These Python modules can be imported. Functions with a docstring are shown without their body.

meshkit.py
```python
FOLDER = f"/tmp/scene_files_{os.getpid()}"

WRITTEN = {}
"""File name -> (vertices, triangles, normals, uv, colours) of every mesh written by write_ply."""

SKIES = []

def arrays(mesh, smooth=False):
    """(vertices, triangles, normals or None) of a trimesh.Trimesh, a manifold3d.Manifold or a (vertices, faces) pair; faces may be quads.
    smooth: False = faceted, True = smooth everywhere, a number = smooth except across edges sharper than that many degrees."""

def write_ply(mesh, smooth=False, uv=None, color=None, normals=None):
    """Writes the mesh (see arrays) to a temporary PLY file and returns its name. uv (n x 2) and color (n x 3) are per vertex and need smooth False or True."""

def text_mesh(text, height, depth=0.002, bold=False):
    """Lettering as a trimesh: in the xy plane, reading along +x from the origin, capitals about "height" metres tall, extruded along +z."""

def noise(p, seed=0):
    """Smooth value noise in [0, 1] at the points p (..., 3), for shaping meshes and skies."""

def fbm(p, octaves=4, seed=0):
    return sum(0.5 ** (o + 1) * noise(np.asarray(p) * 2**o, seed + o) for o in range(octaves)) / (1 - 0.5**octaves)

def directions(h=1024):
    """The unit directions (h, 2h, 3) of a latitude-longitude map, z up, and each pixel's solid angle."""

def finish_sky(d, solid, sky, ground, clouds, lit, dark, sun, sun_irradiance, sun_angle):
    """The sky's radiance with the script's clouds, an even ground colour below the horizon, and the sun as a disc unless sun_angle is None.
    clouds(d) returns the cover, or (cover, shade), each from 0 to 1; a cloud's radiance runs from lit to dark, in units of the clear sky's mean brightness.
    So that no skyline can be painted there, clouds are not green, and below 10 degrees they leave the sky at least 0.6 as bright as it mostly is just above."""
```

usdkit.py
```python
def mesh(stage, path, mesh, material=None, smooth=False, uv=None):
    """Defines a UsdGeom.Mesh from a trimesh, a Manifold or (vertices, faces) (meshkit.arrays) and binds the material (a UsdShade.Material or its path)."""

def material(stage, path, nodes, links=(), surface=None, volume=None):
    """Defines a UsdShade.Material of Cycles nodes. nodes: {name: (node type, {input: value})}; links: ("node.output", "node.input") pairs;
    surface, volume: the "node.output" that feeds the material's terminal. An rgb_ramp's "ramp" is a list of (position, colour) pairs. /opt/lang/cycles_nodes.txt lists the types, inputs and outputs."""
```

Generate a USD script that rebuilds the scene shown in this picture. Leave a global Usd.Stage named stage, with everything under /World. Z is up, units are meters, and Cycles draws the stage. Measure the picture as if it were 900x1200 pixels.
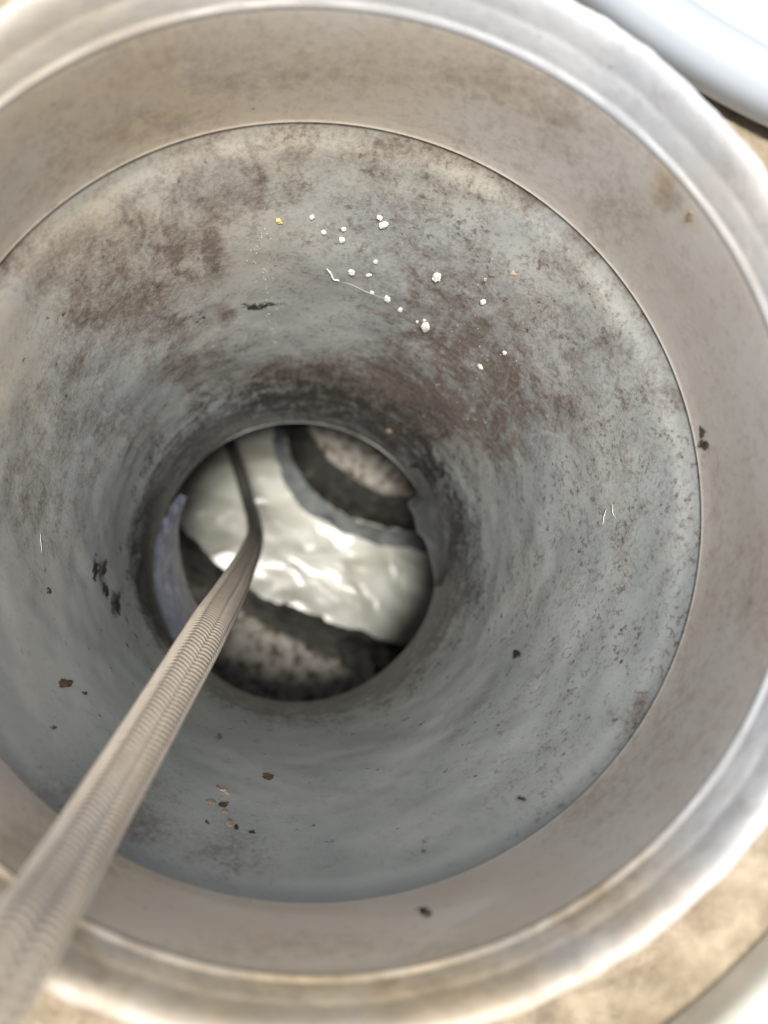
import math, random
import numpy as np, trimesh, usdkit, meshkit
from pxr import Usd, UsdGeom, UsdLux, UsdShade, Gf, Sdf, Vt

stage = Usd.Stage.CreateInMemory()
UsdGeom.SetStageUpAxis(stage, UsdGeom.Tokens.z)
UsdGeom.SetStageMetersPerUnit(stage, 1.0)
UsdGeom.Xform.Define(stage, '/World')
rng = np.random.default_rng(7); random.seed(7)

# ------------------------------------------------------------------ camera, sky, sun, exposure
F = 1000.0                                             # focal length in pixels of the 900 x 1200 photograph
C2 = np.array([-0.01086, 0.00481, -0.17271])                 # a point of the pipe's axis, in camera coordinates (right, up, back)
UP = np.array([.13359, .13651, 1.0]); UP /= np.linalg.norm(UP)
XA = np.array([1.0, 0, 0]) - UP * UP[0]; XA /= np.linalg.norm(XA)
YA = np.cross(UP, XA)
R = np.stack([XA, YA, UP])                             # camera coordinates -> world (the pipe stands upright)
EYE = R @ (-C2)
EXPOSURE = 1.88
SUN_TILT, SUN_AZ = 7.5, math.radians(-112)             # degrees off the zenith; direction in the plan
SUN_I, SUN_ANGLE, SKY_S = 0.50, 15.0, 0.05

cam = UsdGeom.Camera.Define(stage, '/World/camera')
M = np.eye(4); M[:3, 0], M[:3, 1], M[:3, 2], M[:3, 3] = R[:, 0], R[:, 1], R[:, 2], EYE
cam.AddTransformOp().Set(Gf.Matrix4d(*M.T.ravel().tolist()))
cam.CreateHorizontalApertureAttr(26.0); cam.CreateVerticalApertureAttr(26.0 * 4 / 3)
cam.CreateFocalLengthAttr(26.0 * F / 900)
cam.CreateFStopAttr(9.2); cam.CreateFocusDistanceAttr(0.208)
cam.CreateClippingRangeAttr(Gf.Vec2f(0.005, 200)); cam.CreateExposureAttr(EXPOSURE)

sd = np.array([math.sin(math.radians(SUN_TILT)) * math.cos(SUN_AZ), math.sin(math.radians(SUN_TILT)) * math.sin(SUN_AZ), math.cos(math.radians(SUN_TILT))])
usdkit.material(stage, '/World/Looks/sky_light', {
    'sky': ('sky_texture', {'sky_type': 'single_scattering', 'sun_disc': False, 'sun_elevation': math.asin(sd[2]), 'sun_rotation': math.atan2(sd[0], sd[1])}),
    'tc': ('texture_coordinate', {}), 'cn': ('noise_texture', {'scale': 2.2, 'detail': 6, 'roughness': .6}), 'cr': ('map_range', {'from_min': .38, 'from_max': .58, 'to_min': .35, 'to_max': 1, 'clamp': True}),
    'bw': ('rgb_to_bw', {}), 'cl': ('mix', {'mix_type': 'multiply', 'fac': 1.0, 'color2': (1.3, 1.27, 1.2)}), 'mx': ('mix', {}),
    'bg': ('background_shader', {'strength': SKY_S})},
    [('tc.generated', 'cn.vector'), ('cn.fac', 'cr.value'), ('sky.color', 'bw.color'), ('bw.val', 'cl.color1'), ('sky.color', 'mx.color1'), ('cl.color', 'mx.color2'), ('cr.result', 'mx.fac'), ('mx.color', 'bg.color')], surface='bg.background')
dome = UsdLux.DomeLight.Define(stage, '/World/sky')
UsdShade.MaterialBindingAPI.Apply(dome.GetPrim()).Bind(UsdShade.Material.Get(stage, '/World/Looks/sky_light'))
dome.GetPrim().SetCustomDataByKey('kind', 'structure')
sun = UsdLux.DistantLight.Define(stage, '/World/sun')
sun.CreateIntensityAttr(SUN_I); sun.CreateAngleAttr(SUN_ANGLE); sun.CreateNormalizeAttr(True); sun.CreateColorAttr(Gf.Vec3f(1.0, .945, .86))
zx = np.cross([0, 1, 0], sd); zx /= np.linalg.norm(zx); zy = np.cross(sd, zx)
SM = np.eye(4); SM[:3, 0], SM[:3, 1], SM[:3, 2] = zx, zy, sd
sun.AddTransformOp().Set(Gf.Matrix4d(*SM.T.ravel().tolist()))

# ------------------------------------------------------------------ helpers
used = {}
def path_of(name, parent=None):
    base = (parent.GetPath().pathString if parent is not None else '/World') + '/' + name
    k = used.get(base, -1) + 1; used[base] = k
    return base if k == 0 else f'{base}_{k:03d}'
def tag(p, label=None, cat=None, group=None, kind=None):
    for k, v in (('label', label), ('category', cat), ('group', group), ('kind', kind)):
        if v: p.SetCustomDataByKey(k, v)
    return p
def obj(name, mesh, mat, parent=None, smooth=35):
    return usdkit.mesh(stage, path_of(name, parent), mesh, '/World/Looks/' + mat, smooth=smooth).GetPrim()
def thing(name, label, cat, group=None, loc=None):
    x = UsdGeom.Xform.Define(stage, path_of(name))
    return tag(x.GetPrim(), label, cat, group)
def ray(px, py):
    d = R @ np.array([(px - 450) / F, (600 - py) / F, -1.0]); return d
def at_depth(px, py, Z): return EYE + ray(px, py) * Z
def at_z(px, py, z):
    d = ray(px, py); return EYE + d * (z - EYE[2]) / d[2]
def to_px(P):
    c = (np.asarray(P) - EYE) @ R
    return 450 + F * c[..., 0] / -c[..., 2], 600 - F * c[..., 1] / -c[..., 2]
def smooth01(x, a, b):
    t = np.clip((x - a) / (b - a), 0, 1); return t * t * (3 - 2 * t)
def resample(P, n):
    P = np.array(P, float); s = np.r_[0, np.cumsum(np.linalg.norm(np.diff(P[:, :3], axis=0), axis=1))]
    from scipy.interpolate import PchipInterpolator
    return PchipInterpolator(s, P)(np.linspace(0, s[-1], n))
def grid_mesh(V, wrap=False):
    n, m = V.shape[:2]; i, j = np.meshgrid(np.arange(n - 1), np.arange(m if wrap else m - 1), indexing='ij')
    a, b = i * m + j, i * m + (j + 1) % m
    q = np.stack([a, b, b + m, a + m], -1).reshape(-1, 4)
    return V.reshape(-1, 3), np.vstack([q[:, [0, 1, 2]], q[:, [0, 2, 3]]])
def lathe(profile, n=256, wob=None):
    """profile rows (radius, z) -> surface of revolution; wob(theta, k) moves the radius."""
    p = np.asarray(profile, float); th = np.linspace(0, 2 * np.pi, n, endpoint=False)
    rr = np.repeat(p[:, :1], n, 1); zz = np.repeat(p[:, 1:2], n, 1)
    if wob is not None: dr, dz = wob(th[None, :], rr, zz); rr = rr + dr; zz = zz + dz
    return np.stack([rr * np.cos(th), rr * np.sin(th), zz], -1)
def flip(m): return m[0], m[1][:, ::-1]
def fb(P, scale, octaves=4, seed=0): return meshkit.fbm(np.asarray(P) * scale + 50.0, octaves, seed)

# ------------------------------------------------------------------ materials
def mat(name, nodes, links, surface='p.BSDF'): return usdkit.material(stage, '/World/Looks/' + name, nodes, links, surface=surface)

def pvc(name, base, base2, brown, beige, dark, rough=.5, fine=900, bump=.00012):
    """Weathered plastic: base tone with cloudy drift; primvar 'stain' (r brown coat and painted step shadow, g sandy dust, b dark smear and painted neck shade), broken up by fine grain."""
    n = {'geo': ('geometry', {}), 'at': ('attribute', {'attribute': 'stain'}), 'sep': ('separate_color', {}),
         'n1': ('noise_texture', {'scale': 45, 'detail': 3, 'roughness': .5}), 'r1': ('map_range', {'from_min': .35, 'from_max': .65, 'clamp': True}),
         'n2': ('noise_texture', {'scale': fine, 'detail': 6, 'roughness': .78}), 'r2': ('map_range', {'from_min': .3, 'from_max': .7, 'to_min': -.42, 'to_max': .36}),
         'n3': ('noise_texture', {'scale': fine * .62, 'detail': 6, 'roughness': .66}), 'r3': ('map_range', {'from_min': .53, 'from_max': .63, 'to_min': 0, 'to_max': .95, 'clamp': True}),
         'ab': ('math', {'math_type': 'add'}), 'rb': ('map_range', {'from_min': .08, 'from_max': 1.0, 'to_max': .92, 'clamp': True}),
         'ad': ('math', {'math_type': 'add'}), 'rd': ('map_range', {'range_type': 'smoothstep', 'from_min': .35, 'from_max': .8, 'clamp': True}),
         'm0': ('mix', {'color1': base, 'color2': base2}), 'm1': ('mix', {'color2': beige}), 'm2': ('mix', {'color2': brown}), 'm3': ('mix', {'color2': dark}), 'm4': ('mix', {'color2': brown}), 'at2': ('attribute', {'attribute': 'speck'}), 'sm': ('math', {'math_type': 'multiply'}),
         'rr': ('map_range', {'from_min': 0, 'from_max': 1, 'to_min': rough, 'to_max': min(.95, rough + .3)}),
         'bp': ('bump', {'distance': bump, 'strength': .6}), 'p': ('principled_bsdf', {'specular_ior_level': .45})}
    l = [('geo.position', 'n1.vector'), ('geo.position', 'n2.vector'), ('geo.position', 'n3.vector'), ('at.color', 'sep.color'), ('n1.fac', 'r1.value'), ('n2.fac', 'r2.value'), ('n3.fac', 'r3.value'),
         ('r1.result', 'm0.fac'), ('sep.r', 'ab.value1'), ('r2.result', 'ab.value2'), ('ab.value', 'rb.value'), ('sep.b', 'ad.value1'), ('r2.result', 'ad.value2'), ('ad.value', 'rd.value'),
         ('m0.color', 'm1.color1'), ('sep.g', 'm1.fac'), ('m1.color', 'm4.color1'), ('r3.result', 'sm.value1'), ('at2.fac', 'sm.value2'), ('sm.value', 'm4.fac'), ('m4.color', 'm2.color1'), ('rb.result', 'm2.fac'), ('m2.color', 'm3.color1'), ('rd.result', 'm3.fac'), ('m3.color', 'p.base_color'),
         ('rb.result', 'rr.value'), ('rr.result', 'p.roughness'), ('n2.fac', 'bp.height'), ('bp.normal', 'p.normal')]
    return mat(name, n, l)
pvc('grey_pvc', (.312, .342, .354), (.392, .415, .414), (.125, .092, .074), (.42, .355, .265), (.035, .032, .03), rough=.45)
pvc('pale_pvc', (.63, .575, .515), (.69, .65, .61), (.32, .245, .19), (.62, .49, .33), (.11, .085, .07), rough=.5, fine=500)
pvc('rim_pvc', (.385, .405, .445), (.48, .49, .515), (.24, .185, .125), (.44, .345, .215), (.15, .12, .09), rough=.5, fine=400)

def speckled(name, stops, scale, detail=5, rough=.7, bump=.0006, stretch=(1, 1, 1), spec=.4, metallic=0.0):
    return mat(name, {'geo': ('geometry', {}), 'mp': ('mapping', {'scale': stretch}), 'n': ('noise_texture', {'scale': scale, 'detail': detail, 'roughness': .62}), 'r': ('rgb_ramp', {'ramp': stops}),
        'b': ('bump', {'distance': bump, 'strength': .7}), 'p': ('principled_bsdf', {'roughness': rough, 'specular_ior_level': spec, 'metallic': metallic})},
        [('geo.position', 'mp.vector'), ('mp.vector', 'n.vector'), ('n.fac', 'r.fac'), ('r.color', 'p.base_color'), ('n.fac', 'b.height'), ('b.normal', 'p.normal')])
speckled('soil', [(.25, (.16, .125, .09)), (.5, (.29, .24, .175)), (.72, (.42, .36, .28))], 130, 8, .95, .004)
speckled('surround_plastic', [(.3, (.52, .53, .47)), (.6, (.70, .70, .66))], 40, 4, .5, .0004)
speckled('lid_plastic', [(.3, (.33, .365, .41)), (.7, (.37, .405, .45))], 25, 3, .35, .0001)
speckled('bench', [(.36, (.03, .024, .018)), (.43, (.11, .09, .068)), (.48, (.185, .175, .155)), (.7, (.27, .265, .245))], 160, 8, .6, .0015)
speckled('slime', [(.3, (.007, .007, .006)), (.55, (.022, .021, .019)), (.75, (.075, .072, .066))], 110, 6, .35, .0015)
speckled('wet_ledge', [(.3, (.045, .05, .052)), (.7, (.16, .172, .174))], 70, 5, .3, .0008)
speckled('chamber_plastic', [(.3, (.20, .20, .20)), (.7, (.38, .39, .39))], 50, 5, .6, .0005)
speckled('film', [(.3, (.13, .14, .20)), (.55, (.20, .215, .29)), (.75, (.42, .44, .52))], 170, 5, .35, .0006)
speckled('torn_film', [(.3, (.05, .055, .057)), (.7, (.13, .14, .143))], 150, 5, .5, .0006)
mat('braid', {'geo': ('geometry', {}), 'at': ('attribute', {'attribute': 'depth_shade'}), 'n': ('noise_texture', {'scale': 420, 'detail': 4}), 'r': ('rgb_ramp', {'ramp': [(.3, (.58, .51, .435)), (.7, (.68, .61, .53))]}),
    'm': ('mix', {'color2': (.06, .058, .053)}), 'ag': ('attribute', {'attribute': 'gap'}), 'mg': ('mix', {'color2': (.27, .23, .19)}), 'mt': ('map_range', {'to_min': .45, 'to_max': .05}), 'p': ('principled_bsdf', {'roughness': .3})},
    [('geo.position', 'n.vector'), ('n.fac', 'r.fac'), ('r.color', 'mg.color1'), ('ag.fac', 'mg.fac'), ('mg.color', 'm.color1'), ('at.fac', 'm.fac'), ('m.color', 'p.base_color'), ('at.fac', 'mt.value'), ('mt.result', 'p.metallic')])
speckled('dark_tube', [(.3, (.045, .045, .042)), (.7, (.10, .10, .095))], 300, 4, .4, .00005)
speckled('white_fleck', [(.3, (.80, .78, .72)), (.7, (.90, .89, .85))], 700, 3, .6, .0002)
speckled('yellow_fleck', [(.3, (.72, .60, .22)), (.7, (.82, .72, .40))], 700, 3, .6, .0002)
speckled('tan_crumb', [(.3, (.22, .15, .10)), (.55, (.42, .33, .25)), (.75, (.66, .57, .47))], 500, 4, .7, .0003)
speckled('brown_crumb', [(.3, (.045, .030, .022)), (.6, (.12, .078, .055)), (.8, (.32, .23, .165))], 500, 4, .8, .0003)
speckled('dark_smear', [(.3, (.018, .015, .013)), (.7, (.055, .045, .04))], 600, 4, .8, .0002)
mat('milky_water', {'geo': ('geometry', {}), 'mp': ('mapping', {'scale': (1, 1.8, 1), 'rotation': (0, 0, .45)}), 'n': ('noise_texture', {'scale': 20, 'detail': 2.5, 'distortion': 1.2}),
    'r': ('rgb_ramp', {'ramp': [(.3, (.165, .163, .135)), (.5, (.25, .253, .228)), (.7, (.36, .37, .35))]}), 'p': ('principled_bsdf', {'roughness': .18, 'ior': 1.33, 'specular_ior_level': .45})},
    [('geo.position', 'mp.vector'), ('mp.vector', 'n.vector'), ('n.fac', 'r.fac'), ('r.color', 'p.base_color')])

# ------------------------------------------------------------------ ground round the pipe
GZ = .028
th = np.linspace(0, 2 * np.pi, 300, endpoint=False)
rad = np.r_[np.linspace(.08655, .17, 90), np.geomspace(.175, 5, 60)]
g = np.stack([rad[:, None] * np.cos(th), rad[:, None] * np.sin(th), np.zeros((len(rad), len(th)))], -1)
g[..., 2] = GZ - .003 + (fb(g, 40, 5) - .5) * .012 * (smooth01(rad, .087, .094) * (1 - .9 * smooth01(rad, .097, .107)))[:, None] + .005 * (fb(g, 260, 3, 5) - .5) * (1 - .9 * smooth01(rad, .099, .108))[:, None]
tag(obj('ground', grid_mesh(g, True), 'soil', smooth=True), 'tan sandy soil round the pipe mouth', None, None, 'structure')

# ------------------------------------------------------------------ the pipe
pipe = thing('drain_pipe', 'upright grey plastic drain pipe with stained tapering inside and pale rim', 'drain pipe')
zt = np.linspace(0, 1, 24); pp = np.stack([.0573 + .0227 * (.12 * (1 - zt) + .88 * (1 - zt) ** 2.9), -.18 * zt], 1)
pp = np.insert(pp, 1, [(.0792, -.004)], 0); pp[0] = (.0804, -.0005); inner = resample(pp, 430)
NT = 1000
BROWN = [(215, 240, 10, 50, .5), (300, 210, 9, 60, .42), (160, 300, 10, 60, .45), (225, 440, 14, 40, .5), (275, 430, 14, 34, .5), (430, 455, 120, 34, .95), (500, 480, 80, 40, .95), (530, 410, 75, 70, .72), (500, 330, 65, 55, .44), (640, 470, 60, 40, .55), (585, 470, 50, 60, .75), (470, 250, 80, 40, .30),
    (455, 185, 130, 30, .36), (610, 225, 110, 45, .30), (700, 290, 70, 60, .30), (700, 420, 70, 40, .34), (780, 430, 45, 55, .34), (720, 520, 70, 60, .26), (745, 620, 60, 60, .22), (640, 380, 60, 50, .30),
    (195, 290, 34, 44, .74), (170, 262, 30, 30, .55), (135, 348, 60, 44, .74), (90, 320, 60, 40, .5), (245, 302, 12, 30, .85), (190, 385, 40, 26, .55), (90, 425, 22, 16, .6), (250, 425, 60, 26, .55), (265, 372, 8, 8, .8),
    (330, 440, 50, 18, .75), (130, 500, 70, 40, .40), (50, 560, 60, 60, .36), (250, 230, 60, 40, .40), (340, 240, 20, 60, .30), (60, 480, 40, 40, .38), (760, 840, 26, 22, .5), (70, 940, 60, 26, .45), (150, 960, 40, 30, .42), (600, 660, 60, 80, .12), (640, 620, 90, 120, .12), (260, 1000, 40, 25, .38)]
DARK = [(350, 848, 100, 12, .5), (470, 800, 40, 25, .5), (165, 690, 20, 70, .5), (440, 485, 80, 18, .62), (350, 478, 50, 12, .5), (525, 610, 16, 60, .5), (555, 690, 22, 40, .62), (545, 640, 14, 30, .5), (480, 500, 60, 26, .42), (500, 540, 22, 22, .55), (395, 470, 60, 16, .42), (250, 500, 30, 10, .45), (515, 640, 10, 40, .4), (390, 840, 40, 12, .45), (120, 672, 4, 15, .9), (112, 668, 3, 12, .85), (137, 708, 5, 14, .95), (124, 690, 4, 9, .8),  # broad marks round the hole paint in neck shade; small ones are smears
    (605, 765, 6, 5, .9), (700, 740, 8, 6, .35), (310, 357, 26, 3, .7), (298, 361, 10, 4, .85), (237, 372, 7, 8, .5), (750, 865, 14, 14, .5), (255, 865, 5, 5, .8), (300, 868, 10, 5, .5), (545, 840, 30, 8, .3), (610, 935, 6, 4, .8), (497, 1000, 5, 3, .8), (255, 1008, 8, 6, .4)]
BEIGE = [(180, 330, 150, 60, .45), (330, 170, 260, 55, .6), (120, 270, 200, 90, .65), (0, 420, 60, 120, .55), (560, 190, 160, 50, .5), (700, 300, 120, 90, .25), (20, 600, 60, 200, .22), (720, 380, 90, 90, .15)]
def blobs(px, py, L):
    o = np.zeros_like(px)
    for cx, cy, rx, ry, s in L: o = np.maximum(o, s * np.exp(-.5 * (((px - cx) / rx) ** 2 + ((py - cy) / ry) ** 2)))
    return o
def stains(V, brown=BROWN, dark=DARK, beige=BEIGE, base=.19):
    P = V.reshape(-1, 3); px, py = to_px(P)
    wx, wy = (fb(P, 55, 3, 11) - .5) * 60, (fb(P, 55, 3, 12) - .5) * 60
    ang = np.arctan2(P[:, 1], P[:, 0]); s = P[:, 2]
    aw = ang + (fb(P, 70, 3, 14) - .5) * .22
    st_ = lambda f, g, sd: meshkit.noise(np.stack([(np.cos(aw) * .8 + np.sin(aw) * .6) * f, (np.sin(aw) * .8 - np.cos(aw) * .6) * f, s * g + (fb(P, 60, 2, sd) - .5) * 3], -1) + 40, sd)
    streak = .4 * st_(23, 14, 3) + .35 * st_(57, 26, 15) + .25 * st_(131, 60, 16)
    cloud = fb(P, 120, 4, 2); grain = fb(P, 420, 3, 4)
    b = blobs(px + wx * .8, py + wy * .8, brown)
    mid = fb(P, 230, 4, 6)
    if base > .15: b = b + .26 * smooth01(s, -.005, -.001) * smooth01(-py, -520, -330) * smooth01(cloud, .3, .6)  # shadow line under the ring edge, painted into the brown
    b = 1.12 * b * (.35 + .7 * cloud + .75 * streak) + (mid - .5) * .6 * smooth01(b, .02, .25) + (streak - .5) * .6 * smooth01(b, .08, .35) + base * smooth01(grain * .55 + mid * .45, .48, .70)
    d = blobs(px + wx * .12, py + wy * .12, dark) * (.75 + .5 * grain) + .75 * smooth01(grain, .74, .80) * (.4 + base * 2)
    if base > .15:                                                        # shade deep in the neck painted dark, with ragged wet streaks
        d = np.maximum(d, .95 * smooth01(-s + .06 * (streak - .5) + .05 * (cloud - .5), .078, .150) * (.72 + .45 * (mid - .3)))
    e = blobs(px + wx * 1.5, py + wy, beige) * (.6 + .8 * cloud)
    k = (.12 + .88 * smooth01(px - .45 * (py - 600), 300, 640)) * smooth01(cloud * .6 + mid * .4, .30, .66) * (4.8 * base)
    return np.clip(np.stack([b, e, d, k], -1), 0, 1)
def add_stain(prim, C):
    UsdGeom.PrimvarsAPI(prim).CreatePrimvar('stain', Sdf.ValueTypeNames.Color3fArray, 'vertex').Set(Vt.Vec3fArray.FromNumpy(C[:, :3].astype(np.float32)))
    UsdGeom.PrimvarsAPI(prim).CreatePrimvar('speck', Sdf.ValueTypeNames.FloatArray, 'vertex').Set(Vt.FloatArray.FromNumpy(C[:, 3].astype(np.float32)))

V = lathe(inner, NT)
nrm = V.copy(); nrm[..., 2] = 0; nrm /= np.linalg.norm(nrm, axis=-1, keepdims=True)
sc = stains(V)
lump = (fb(V.reshape(-1, 3), 45, 3, 21) - .5) * .0016 + sc[:, 0] * (fb(V.reshape(-1, 3), 500, 2, 22) - .3) * .00025
V = V - nrm * lump.reshape(V.shape[:2])[..., None] * smooth01(-inner[:, 1], .001, .008)[:, None, None]
funnel_V = V
shell_out = lathe([(.0573, -.180), (.0588, -.1815), (.061, -.180), (.064, -.155), (.073, -.09), (.0835, -.02), (.0845, 0), (.0842, .002)], NT)
m = grid_mesh(V, True)
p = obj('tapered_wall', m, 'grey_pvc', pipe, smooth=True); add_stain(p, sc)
tag(p, 'tapering inner wall, grey plastic with brown stains')
obj('outer_wall', grid_mesh(shell_out, True), 'chamber_plastic', pipe, smooth=True)

# the paler socket ring between the step and the rim
prof = resample([(.0799, -.0006), (.08005, .0000), (.0801, .0008), (.0802, .0035), (.0801, .012), (.0798, .022), (.0796, .0325), (.0797, .0341)], 90)
V = lathe(prof, NT)
RB = [(650, 120, 90, 60, .26), (200, 70, 200, 40, .2), (60, 180, 80, 70, .2), (850, 600, 40, 120, .12), (780, 850, 60, 60, .2), (350, 1110, 200, 14, .2), (720, 250, 40, 40, .25), (560, 90, 60, 30, .4), (780, 230, 14, 14, .5), (300, 90, 140, 20, .3), (150, 150, 90, 20, .3), (60, 1000, 80, 40, .3), (690, 930, 40, 40, .3), (880, 720, 30, 60, .3), (400, 95, 60, 14, .3)]
RD = [(822, 508, 4, 8, .95), (823, 522, 7, 6, .95), (497, 1068, 9, 6, .8), (700, 800, 8, 5, .3), (60, 160, 18, 4, .4)]
RE = [(60, 1010, 200, 100, .55), (380, 1110, 320, 40, .6), (20, 700, 60, 200, .5), (150, 120, 260, 110, .75), (420, 80, 200, 50, .6), (0, 330, 60, 160, .5), (808, 254, 9, 8, .9), (775, 228, 10, 12, .8), (300, 1120, 200, 30, .35), (600, 1080, 120, 40, .25)]
p = obj('socket_ring', grid_mesh(V, True), 'pale_pvc', pipe, smooth=True); add_stain(p, stains(V, RB, RD, RE, .06))

# the rim: bead, groove, flat, rounded outer edge
prof = resample([(.0796, .0338), (.07962, .0345), (.0798, .0350), (.0800, .0352), (.08025, .0353), (.0805, .0363), (.0812, .0386), (.0815, .0394), (.08165, .0396), (.0819, .0406), (.0826, .0430), (.0832, .0442), (.0840, .0449), (.0850, .0450), (.0858, .0444), (.0862, .0430), (.0863, .033), (.0865, -.005), (.0865, -.03)], 160)
def wob(t, rr, zz):
    P = np.stack([rr * np.cos(t), rr * np.sin(t), zz], -1).reshape(-1, 3)
    n = (fb(P, 160, 4, 9) - .5).reshape(rr.shape)
    return np.zeros_like(rr), n * .0016 * smooth01(rr, .0797, .0803)
V = lathe(prof, NT, wob)
ME = [(850, 270, 60, 90, .3), (250, 10, 180, 60, .35), (100, 80, 160, 120, .6), (400, 1160, 330, 60, .8), (700, 1040, 90, 70, .6), (0, 1030, 120, 200, .7)]
MB = [(700, 1030, 60, 60, .35), (600, 1100, 90, 20, .4), (640, 1070, 80, 50, .5), (300, 1150, 120, 16, .35), (100, 1130, 60, 60, .4), (500, 1150, 60, 12, .4)]
p = obj('rim', grid_mesh(V, True), 'rim_pvc', pipe, smooth=True); add_stain(p, stains(V, MB, [(0, 0, 1, 1, .1)], ME, .04))

# loose film round the neck
def sheet(A, B, n, k, bulge, thick, seed):
    """A thin curved sheet between two world polylines, with real thickness."""
    A, B = resample(A, n), resample(B, n); t = np.linspace(0, 1, k)[:, None, None]
    G = A[None] * (1 - t) + B[None] * t
    c = np.array([0, 0, 0.0]); out = -(G - c) * [1, 1, 0]; out /= np.linalg.norm(out, axis=-1, keepdims=True)
    G = G + out * (bulge * np.sin(np.pi * t) + (fb(G, 150, 3, seed)[..., None] - .5) * bulge * .9)
    a = grid_mesh(G); b = grid_mesh(G - out * thick - np.array([0, 0, thick * .3]))
    return np.vstack([a[0], b[0]]), np.vstack([a[1], b[1][:, ::-1] + len(a[0])])
A = [at_depth(x, y, z) for x, y, z in [(214, 580, .338), (197, 604, .318), (186, 633, .308), (183, 673, .302), (191, 712, .302), (204, 745, .305), (224, 775, .312)]]
B = [at_depth(x, y, z) for x, y, z in [(216, 581, .340), (210, 603, .342), (208, 625, .346), (212, 658, .35), (223, 693, .35), (237, 718, .35), (254, 748, .345)]]
p = obj('loose_film', sheet(A, B, 90, 30, .0016, .0009, 31), 'film', pipe, smooth=True); tag(p, 'bluish film hanging loose from the neck on the left')
A = [at_depth(x, y, z) for x, y, z in [(490, 548, .322), (504, 570, .318), (513, 592, .32), (517, 622, .322), (517, 650, .332), (511, 686, .348)]]
B = [at_depth(x, y, .352) for x, y in [(476, 548), (486, 562), (489, 578), (478, 590), (485, 606), (488, 622), (498, 634), (503, 650), (508, 672), (510.5, 687)]]
p = obj('torn_film', sheet(A, B, 120, 24, .0004, .0006, 33), 'torn_film', pipe, smooth=True); tag(p, 'torn dark grey film stuck on the neck on the right')

# ------------------------------------------------------------------ the channel under the pipe
ZW = at_depth(300, 520, .487)[2]; ZB = ZW + .038
ch = thing('drain_channel', 'curved drain channel with mottled ledges and slimy sides under the pipe', 'drain channel')
low_edge = [(150, 560), (175, 615), (200, 655), (219, 675), (283, 712), (327, 738), (370, 762), (413, 784), (440, 797), (520, 830), (640, 870)]
low_water = [(160, 520), (180, 562), (205, 600), (240, 643), (266, 668), (300, 690), (350, 708), (402, 728), (442, 742), (500, 752), (620, 775)]
up_water = [(310, 400), (313, 470), (317, 512), (324, 553), (344, 592), (378, 617), (417, 636), (452, 644), (496, 656), (560, 672), (660, 690)]
up_dark = [(325, 400), (329, 470), (337, 519), (349, 551), (373, 580), (412, 607), (447, 617), (486, 624), (520, 630), (580, 640), (680, 655)]
up_edge = [(345, 400), (354, 470), (366, 507), (383, 536), (408, 556), (437, 570), (466, 582), (488, 584), (530, 590), (600, 600), (690, 615)]
def edge(E, z, n, seed):
    A = resample([at_z(x, y, z) for x, y in E], n)
    return A + (np.stack([fb(A, 130, 4, seed), fb(A, 130, 4, seed + 1), 0 * A[:, 0] + .5], -1) - .5) * .006
def strip(A, za, B, zb, n=160, k=24, amp=.002, seed=0, curve=0.0):
    A, B = edge(A, za, n, 71), edge(B, zb, n, 73); t = np.linspace(0, 1, k)[:, None, None]
    G = A[None] * (1 - t) + B[None] * t
    G[..., 2] += curve * np.sin(np.pi * t[..., 0])
    w = np.sin(np.pi * t[..., 0]) * .8 + .2
    G += ((fb(G, 90, 4, seed) - .5) * amp * w)[..., None] * np.array([.5, .5, 1])
    return G
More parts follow.
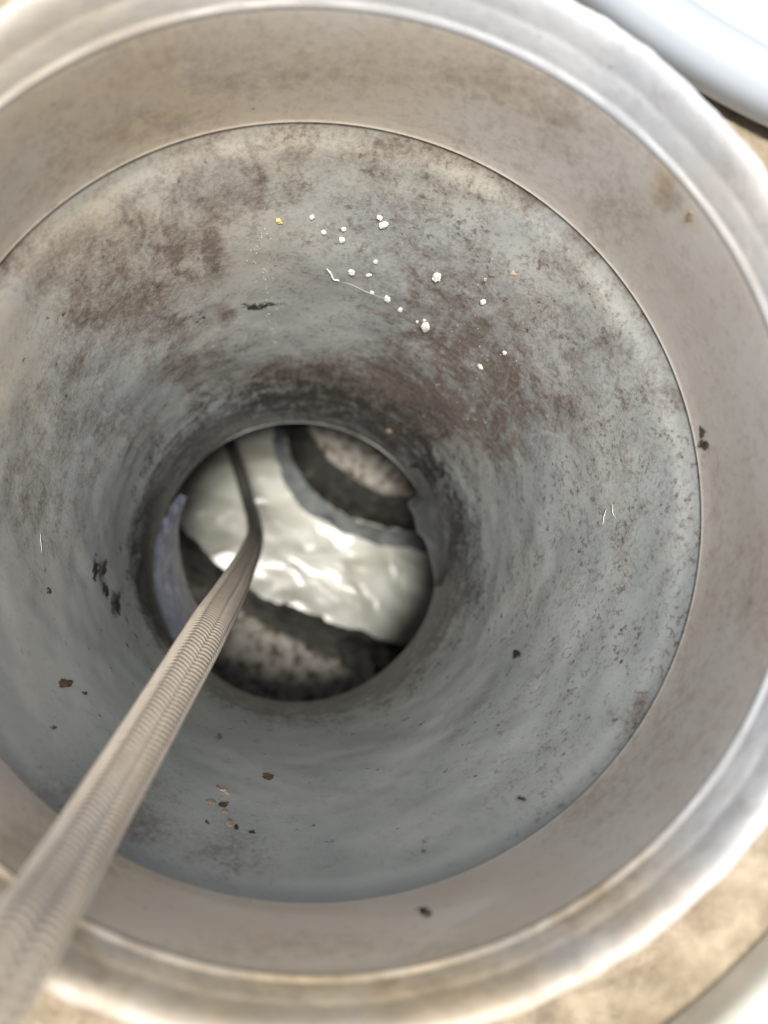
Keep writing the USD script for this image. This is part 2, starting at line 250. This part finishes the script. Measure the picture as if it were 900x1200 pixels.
def outward(E, z, dirpx, n=160, k=40, amp=.004, seed=0, reach=.13):
    A = edge(E, z, n, 71); t = np.linspace(0, 1, k)[:, None, None]
    d = np.array([dirpx[0], -dirpx[1], 0.0]); d /= np.linalg.norm(d)
    G = A[None] + d * reach * t ** 1.4
    G[..., 2] += (fb(G, 60, 5, seed) - .5) * amp * smooth01(t[..., 0], 0, .12) - .0025 * (1 - smooth01(t[..., 0], 0, .05))
    return G
p = obj('ledge', grid_mesh(outward(low_edge, ZB, (-.45, .9), seed=41)), 'bench', ch, smooth=True); tag(p, 'mottled ledge on the near side of the channel')
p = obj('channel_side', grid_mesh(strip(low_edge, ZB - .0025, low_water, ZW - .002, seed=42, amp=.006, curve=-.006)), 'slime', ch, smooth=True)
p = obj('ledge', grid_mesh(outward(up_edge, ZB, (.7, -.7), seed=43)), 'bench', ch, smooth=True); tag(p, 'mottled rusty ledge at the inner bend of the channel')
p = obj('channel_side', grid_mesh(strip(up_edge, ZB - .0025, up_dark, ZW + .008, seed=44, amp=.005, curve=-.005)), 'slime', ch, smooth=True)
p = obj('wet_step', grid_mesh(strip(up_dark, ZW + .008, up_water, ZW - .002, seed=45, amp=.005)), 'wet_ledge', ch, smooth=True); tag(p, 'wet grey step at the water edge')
cx, cy = 0.0, 0.0
obj('chamber_wall', grid_mesh(lathe([(.0605, -.180), (.085, -.183), (.125, -.190), (.15, -.21), (.16, -.25), (.16, ZW - .03), (.10, ZW - .04), (.0005, ZW - .04)], 120), True), 'chamber_plastic', ch, smooth=True)

xs, ys = np.meshgrid(np.linspace(-.155, .155, 420), np.linspace(-.155, .155, 420), indexing='ij')
W = np.stack([xs, ys, np.full_like(xs, ZW)], -1)
rot = .45; u = xs * math.cos(rot) - ys * math.sin(rot); v = xs * math.sin(rot) + ys * math.cos(rot)
q = np.stack([u * 45, v * 80, np.zeros_like(u)], -1); q[..., 0] += 2 * fb(W, 60, 2, 51); q[..., 1] += 2.5 * fb(W, 60, 2, 52)
W[..., 2] += (meshkit.fbm(q + 30, 2, 53) - .5) * .0011 + (meshkit.fbm(q * 2.6 + 30, 2, 54) - .5) * .00012
tag(obj('water', grid_mesh(W), 'milky_water', smooth=True), 'cloudy white water running through the channel', None, None, 'structure')

# ------------------------------------------------------------------ the braided hose
hose = thing('braided_hose', 'braided metal hose running down into the pipe and bent above the water', 'hose')
HP = [(-190, 1370, .0785, .0090), (-75, 1260, .0838, .0090), (10, 1125, .0966, .0090), (52, 1060, .109, .0090), (97, 985, .125, .0090), (188, 832, .162, .0090), (243, 738, .197, .0090), (266, 700, .239, .0089), (283, 668, .300, .0085), (294, 645, .347, .0078), (299, 626, .384, .0073), (297, 607, .411, .0069), (291, 587, .434, .0066), (284, 562, .450, .0063), (276, 538, .466, .0061), (267, 512, .476, .0060), (258, 486, .492, .0060), (250, 455, .512, .0060)]
pts = [np.r_[at_depth(x, y, z), d] for x, y, z, d in HP]
P0 = pts[0][:3]; o = np.array([-.79, -.61, 0])
pts = [np.r_[P0 + o * .42 + [0, 0, GZ + .006 - P0[2]], .011], np.r_[P0 + o * .26 + [0, 0, (GZ + .006 - P0[2]) * .97], .011], np.r_[P0 + o * .16 + [0, 0, (GZ - P0[2]) * .62], .011], np.r_[P0 + o * .075 + [0, 0, -.004], .011]] + pts
from scipy.interpolate import PchipInterpolator, CubicSpline
from scipy.ndimage import gaussian_filter1d
pts = np.array(pts); s = np.r_[0, np.cumsum(np.linalg.norm(np.diff(pts[:, :3], axis=0), axis=1))]
fine_s = np.arange(0, s[-1], .00016)
C = PchipInterpolator(s, pts)(fine_s); C[:, :3] = gaussian_filter1d(C[:, :3], 13, axis=0, mode='nearest'); C[:, 3] = gaussian_filter1d(C[:, 3], 30, mode='nearest')
T = np.gradient(C[:, :3], axis=0); T /= np.linalg.norm(T, axis=1, keepdims=True)
N = np.zeros_like(T); N[0] = np.cross(T[0], [0, 0, 1.0]); N[0] /= np.linalg.norm(N[0])
for i in range(1, len(T)):
    n_ = N[i - 1] - T[i] * (N[i - 1] @ T[i]); N[i] = n_ / np.linalg.norm(n_)
Bn = np.cross(T, N)
zz_ = C[:, 2]; depth_shade = smooth01(-zz_, -.05, .205) ** 1.25  # hose coloured darker downwards for the light lost deeper in the pipe
def tube_part(i0, i1, na, relief):
    a = np.linspace(0, 2 * np.pi, na, endpoint=False)
    uu = fine_s[i0:i1, None]; aa = a[None, :]
    nb = 8
    tri = np.abs(((aa * nb / (2 * np.pi)) % 2) - 1)                       # zigzag round the hose: herringbone plaits
    h = np.maximum(0, np.sin(2 * np.pi * (uu / .00142 + tri * 1.5))) ** .8
    seam = np.minimum(tri, 1 - tri)
    relief = relief * (1 - .9 * smooth01(np.arange(i0, i1), ib - 260, ib))[:, None]
    rr = C[i0:i1, 3:4] / 2 + relief * (h * 1.1 + .55 * smooth01(seam, 0, .2) - .55)
    G = C[i0:i1, None, :3] + rr[..., None] * (np.cos(aa)[..., None] * N[i0:i1, None] + np.sin(aa)[..., None] * Bn[i0:i1, None])
    gap = (1 - h) * .75 + .5 * (1 - smooth01(seam, 0, .16))
    return grid_mesh(G, True), np.repeat(depth_shade[i0:i1], na), np.clip(gap, 0, 1).ravel()

ib = int(np.searchsorted(fine_s, s[4 + 10] + .004))
vis0 = 0
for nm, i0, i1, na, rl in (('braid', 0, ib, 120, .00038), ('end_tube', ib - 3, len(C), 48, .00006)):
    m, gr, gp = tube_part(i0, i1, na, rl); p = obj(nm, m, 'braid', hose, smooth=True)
    UsdGeom.PrimvarsAPI(p).CreatePrimvar('depth_shade', Sdf.ValueTypeNames.FloatArray, 'vertex').Set(Vt.FloatArray.FromNumpy(gr.astype(np.float32)))
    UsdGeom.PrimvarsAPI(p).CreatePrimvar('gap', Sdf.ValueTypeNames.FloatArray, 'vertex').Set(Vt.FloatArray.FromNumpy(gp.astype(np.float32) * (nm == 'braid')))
    if nm == 'end_tube': tag(p, 'smooth lower end of the hose, coloured dark for depth shade')

# ------------------------------------------------------------------ lid and surround outside the pipe
lid = thing('plastic_lid', 'white plastic lid with a rounded edge lying beside the pipe rim', 'lid')
LR, LZ = .15, GZ + .0065
e = at_z(800, 66, LZ); dirn = np.array([.50, .866, 0]); lc = e + dirn * LR
disc = lathe([(.0003, -.004), (LR - .014, -.004), (LR - .0125, -.0035), (LR - .0115, -.001)], 240) + np.array([lc[0], lc[1], LZ])
edge = lathe([(LR - .0117, -.0045), (LR - .0112, -.0005), (LR - .009, .0022), (LR - .006, .0030), (LR - .003, .0022), (LR - .0008, .0002), (LR, -.002), (LR - .0004, -.0055), (LR - .002, -.006), (LR - .012, -.006)], 240) + np.array([lc[0], lc[1], LZ])
obj('disc', flip(grid_mesh(disc, True)), 'lid_plastic', lid, smooth=True)
obj('edge', flip(grid_mesh(edge, True)), 'lid_plastic', lid, smooth=True)

sp = resample([(.1090, GZ - .015), (.1090, GZ + .003), (.1094, GZ + .0045), (.1106, GZ + .0058), (.1130, GZ + .0070), (.1150, GZ + .0085), (.1172, GZ + .0097), (.122, GZ + .0105), (.19, GZ + .0105), (.193, GZ + .013), (.1935, GZ - .015)], 60)
ta = np.radians(np.linspace(-250, 8, 300))
G = np.stack([sp[:, :1] * np.cos(ta), sp[:, :1] * np.sin(ta), np.repeat(sp[:, 1:], len(ta), 1)], -1)
G += (fb(G, 45, 4, 61)[..., None] - .5) * .0022
p = obj('surround_ring', flip(grid_mesh(G)), 'surround_plastic', smooth=40); tag(p, 'pale plastic ring set in the soil outside the pipe rim', 'surround')

# ------------------------------------------------------------------ flecks, crumbs, hairs on the wall
from scipy.spatial import cKDTree
FV = funnel_V.reshape(-1, 3); fpx = np.stack(to_px(FV), -1); tree = cKDTree(fpx)
ring_V = lathe(resample([(.0803, .0035), (.0801, .012), (.0798, .022), (.0796, .0325)], 80), NT).reshape(-1, 3); rtree = cKDTree(np.stack(to_px(ring_V), -1))
def surf(px, py, ring=False):
    P = (ring_V if ring else FV)[(rtree if ring else tree).query([px, py])[1]]
    r = np.hypot(P[0], P[1]); k = np.searchsorted(-inner[:, 1], -P[2]); k = min(max(k, 2), len(inner) - 3)
    t = inner[k + 2] - inner[k - 2]; t = np.array([0.015, 1.0]) if ring else t / np.linalg.norm(t)
    er = np.array([P[0] / r, P[1] / r, 0]); tang = er * t[0] + np.array([0, 0, t[1]]); et = np.array([-er[1], er[0], 0])
    n = np.cross(et, tang); n = n if n @ er < 0 else -n
    return P, n / np.linalg.norm(n)
def chip(px, py, w, h, ang, seed, lift=.6, ring=False):
    """A small irregular flake seen w x h pixels across, stuck on the wall."""
    P, n = surf(px, py, ring); c = (P - EYE) @ R; Z = -c[2]
    d = P - EYE; d /= np.linalg.norm(d)
    a, b = math.radians(ang), Z / F
    X = R @ np.array([math.cos(a), -math.sin(a), 0]); Y = R @ np.array([-math.sin(a), -math.cos(a), 0])
    proj = lambda v: v - d * (v @ n) / (d @ n)                            # slide along the line of sight onto the wall
    X, Y = proj(X) , proj(Y)
    for q_ in (X, Y):
        l = np.linalg.norm(q_)
        if l > 2.2: q_ *= 2.2 / l
    ic = trimesh.creation.icosphere(3); v = np.array(ic.vertices)
    v *= (.35 + 1.25 * meshkit.fbm(v * 1.9 + seed * 7.3 + 20, 4, seed))[:, None]; v = np.sign(v) * np.abs(v) ** .85
    th_ = min(w, h) * b * lift
    return P + n * th_ * .25 + (v[:, :1] * X * w * b / 2 + v[:, 1:2] * Y * h * b / 2 + v[:, 2:] * n * th_ / 2), np.array(ic.faces)
def shards(px, py, w, h, ang, seed, lift, ring, n=9):
    r = np.random.default_rng(900 + seed); a = math.radians(ang); vs, fs, k = [], [], 0
    for i in range(n):
        u, v = (0, 0) if i == 0 else (r.uniform(-.38, .38) * w, r.uniform(-.38, .38) * h)
        f = .62 if i == 0 else r.uniform(.22, .5)
        x, y = px + u * math.cos(a) - v * math.sin(a), py + u * math.sin(a) + v * math.cos(a)
        q, t = chip(x, y, w * f, max(h * f, .3 * w * f if lift > .3 else 0), ang + r.uniform(-30, 30), seed * 7 + i, lift, ring)
        vs.append(q); fs.append(t + k); k += len(q)
    return np.vstack(vs), np.vstack(fs)
G1 = 'white flecks stuck on the stained upper wall'
FLECKS = [(327.6, 259.6, 9, 6, 35, 'yellow fleck, the leftmost of the specks on the upper wall', 'yellow_fleck'),
    (365, 254.8, 7, 6, -30, 'cream fleck, next to the right of the yellow one', 0), (378.8, 272, 7, 6, 0, 'small white fleck left of two flecks lying one above the other', 0),
    (402.2, 268.5, 7, 6, 20, 'cream fleck just above a round white one', 0), (401.5, 281, 8, 8, 0, 'round white fleck just below a cream one', 0),
    (444.4, 254.2, 9, 6, 30, 'dull cream fleck touching the big oval white one', 0), (449, 262.8, 12, 9, -20, 'big oval white fleck, topmost of the large ones', 0),
    (441, 307, 5.5, 5, 0, 'tiny round fleck above a dark scratch', 0), (413, 318.3, 9, 7, 30, 'three pointed white fleck right of the white thread', 0), (431.6, 322.2, 8, 4, -5, 'thin flat white fleck right of the three pointed one', 0),
    (453.8, 350.6, 9, 8, 40, 'white lump at the lower end of the fine hair', 0), (435.5, 342.8, 6, 4, 20, 'small white fleck on the fine hair', 0), (469, 363, 6, 6, 0, 'white fleck with crumbs, just below the hair end', 0),
    (511.9, 324, 11, 11, 10, 'big round white fleck on the brown stain, right of the rest', 0), (499, 383, 11, 11, 0, 'big round white fleck, lowest of the large ones', 0),
    (488.7, 376.7, 4, 3.5, 0, 'tiny white bit left above the lowest large fleck', 0), (497.2, 375.5, 4, 4, 0, 'tiny white bit right above the lowest large fleck', 0),
    (566.3, 353, 8, 7, -20, 'white fleck alone to the right on the brown stain', 0), (567.6, 327.6, 5, 5, 0, 'dull beige fleck above the lone right hand white one', 'tan_crumb'),
    (591, 413.7, 6, 5, 30, 'small white fleck farthest right, below the brown stain', 0), (563, 429.5, 9, 5, 50, 'slanting oblong white fleck, lowest of all', 0)]
for i, (x, y, w, h, a, lab, mt) in enumerate(FLECKS):
    tag(obj('fleck', chip(x, y, w * .84, h * .84, a, i + 1, .45), mt or 'white_fleck', smooth=50), lab, 'fleck', G1)
CRUMBS = [(601, 321, 9, 5, 35, 'orange tan crumb on the right upper wall', 'tan_crumb', False), (665, 252, 8, 7, 20, 'tan crumb sitting on the step at the upper right', 'tan_crumb', False),
    (808, 254, 12, 11, 0, 'pale tan crumb on the socket ring at the upper right', 'tan_crumb', True), (823, 522, 11, 12, 30, 'dark brown lump at the right edge of the step', 'brown_crumb', True),
    (261, 925.5, 18, 6, 18, 'glittering slat shaped crumb, top of the lower left heap', 'tan_crumb', False), (248, 940, 14, 8, 30, 'tan crumb at the left of the lower left heap', 'tan_crumb', False),
    (261, 943, 18, 9, 5, 'broad brown and tan crumb in the middle of the lower left heap', 'brown_crumb', False), (263, 951, 12, 6, 5, 'orange tan crumb under the broad one', 'tan_crumb', False),
    (269, 965, 11, 10, 0, 'round beige pebble below the lower left heap', 'tan_crumb', False), (277, 970, 8, 7, 40, 'dark crumb stuck to the round beige pebble', 'dark_smear', False),
    (313, 911, 17, 9, 0, 'brown crumb alone to the right of the lower left heap', 'brown_crumb', False), (76, 801, 18, 12, 10, 'rusty frayed crumb left of the hose', 'brown_crumb', False),
    (99, 812, 6, 5, 30, 'small rusty crumb beside the frayed one', 'brown_crumb', False), (63, 853, 9, 4, 20, 'flat dark crumb left of the hose, lowest', 'brown_crumb', False),
    (242, 963, 5, 5, 0, 'tiny dark grain left of the round pebble', 'dark_smear', False), (296, 975, 9, 4, 0, 'thin dark crumb right of the round pebble', 'dark_smear', False),
    (550, 872, 4, 4, 0, 'tiny orange grain on the lower wall', 'tan_crumb', False), (497, 1068, 10, 6, 0, 'dark dirt spot on the socket ring at the bottom', 'dark_smear', True), (57, 692, 5, 9, -10, 'rusty bit on the left wall', 'brown_crumb', False),
    (456, 505, 12, 7, 20, 'sandy bit on the top edge of the neck', 'tan_crumb', False), (268, 745, 0, 0, 0, '', '', False)]
for i, (x, y, w, h, a, lab, mt, rg) in enumerate(CRUMBS):
    if w: tag(obj('crumb', shards(x, y, w * .85, h * .85, a, 40 + i, .45, rg), mt, smooth=False), lab, 'crumb')
for i, (x, y, w, h, a, lab) in enumerate([(112, 668, 7, 26, 4, 'dark smear, left of the pair beside the hose'), (122.5, 665, 6, 20, 4, 'dark smear, right of the pair beside the hose'), (124, 692, 7, 22, -12, 'dark smear in the middle of the group beside the hose'),
        (137.5, 708, 9, 26, -4, 'darkest smear, lowest of the group beside the hose'), (605, 765, 12, 8, 35, 'dark smear on the lower right wall'), (310, 359, 40, 3.4, -12, 'thin twig shaped smear on the upper wall'), (297, 360, 16, 5, 5, 'thick end of the twig shaped smear')]):
    tag(obj('smear', shards(x, y, w * .9, h, a, 80 + i, .10, False, 9), 'dark_smear', smooth=50), lab, 'dirt smear')
def hair(pl, wpx, lab, mt='white_fleck'):
    Q = resample(np.array([np.r_[(lambda s_: s_[0] + s_[1] * .0002)(surf(x, y))] for x, y in pl]), 30)
    wd = wpx * .2 / F / 2
    a = np.linspace(0, 2 * np.pi, 6, endpoint=False); T_ = np.gradient(Q, axis=0); T_ /= np.linalg.norm(T_, axis=1, keepdims=True)
    n1 = np.cross(T_, [0.3, .2, .9]); n1 /= np.linalg.norm(n1, axis=1, keepdims=True); n2 = np.cross(T_, n1)
    tp = (wd * (.4 + .9 * np.sin(np.linspace(.2, 2.9, 30))) * (.7 + .6 * rng.random(30)))[:, None, None]
    G = Q[:, None] + tp * (np.cos(a)[None, :, None] * n1[:, None] + np.sin(a)[None, :, None] * n2[:, None])
    tag(obj('fibre', grid_mesh(G, True), mt, smooth=True), lab, 'fibre')
hair([(382.7, 314.7), (387, 320), (392, 327), (397, 328)], 2.2, 'short bent white thread left of the three pointed fleck')
hair([(397, 329), (415, 334), (432, 342), (449, 349)], .28, 'long fine pale hair leading to the white lump')
hair([(707, 615), (708, 605), (712, 597)], .5, 'pale hair, left of the crossing pair on the right wall')
hair([(718, 592), (719, 600), (722, 607)], .4, 'pale hair, right of the crossing pair on the right wall')
hair([(46, 626), (47, 636), (47.5, 647)], .35, 'pale upright hair on the left wall')
# fine glitter dust down the left of the upper wall and on the brown stain
ms = []
for i in range(120):
    if i < 60:
        t = rng.random(); x, y = 300 + 22 * t + rng.normal(0, 3 + 7 * (1 - t)), 262 + 140 * t
    else: x, y = rng.normal(545, 45), rng.normal(425, 60)
    w = rng.uniform(.5, 1.3); c = chip(x, y, w, w * rng.uniform(.6, 1), rng.uniform(0, 180), 100 + i, .5)
    ic = trimesh.convex.convex_hull(c[0][::9]); ms.append(ic)
tag(obj('glitter_dust', trimesh.util.concatenate(ms), 'white_fleck', smooth=False), 'fine pale dust grains sprinkled on the upper wall', 'dust', None, 'stuff')
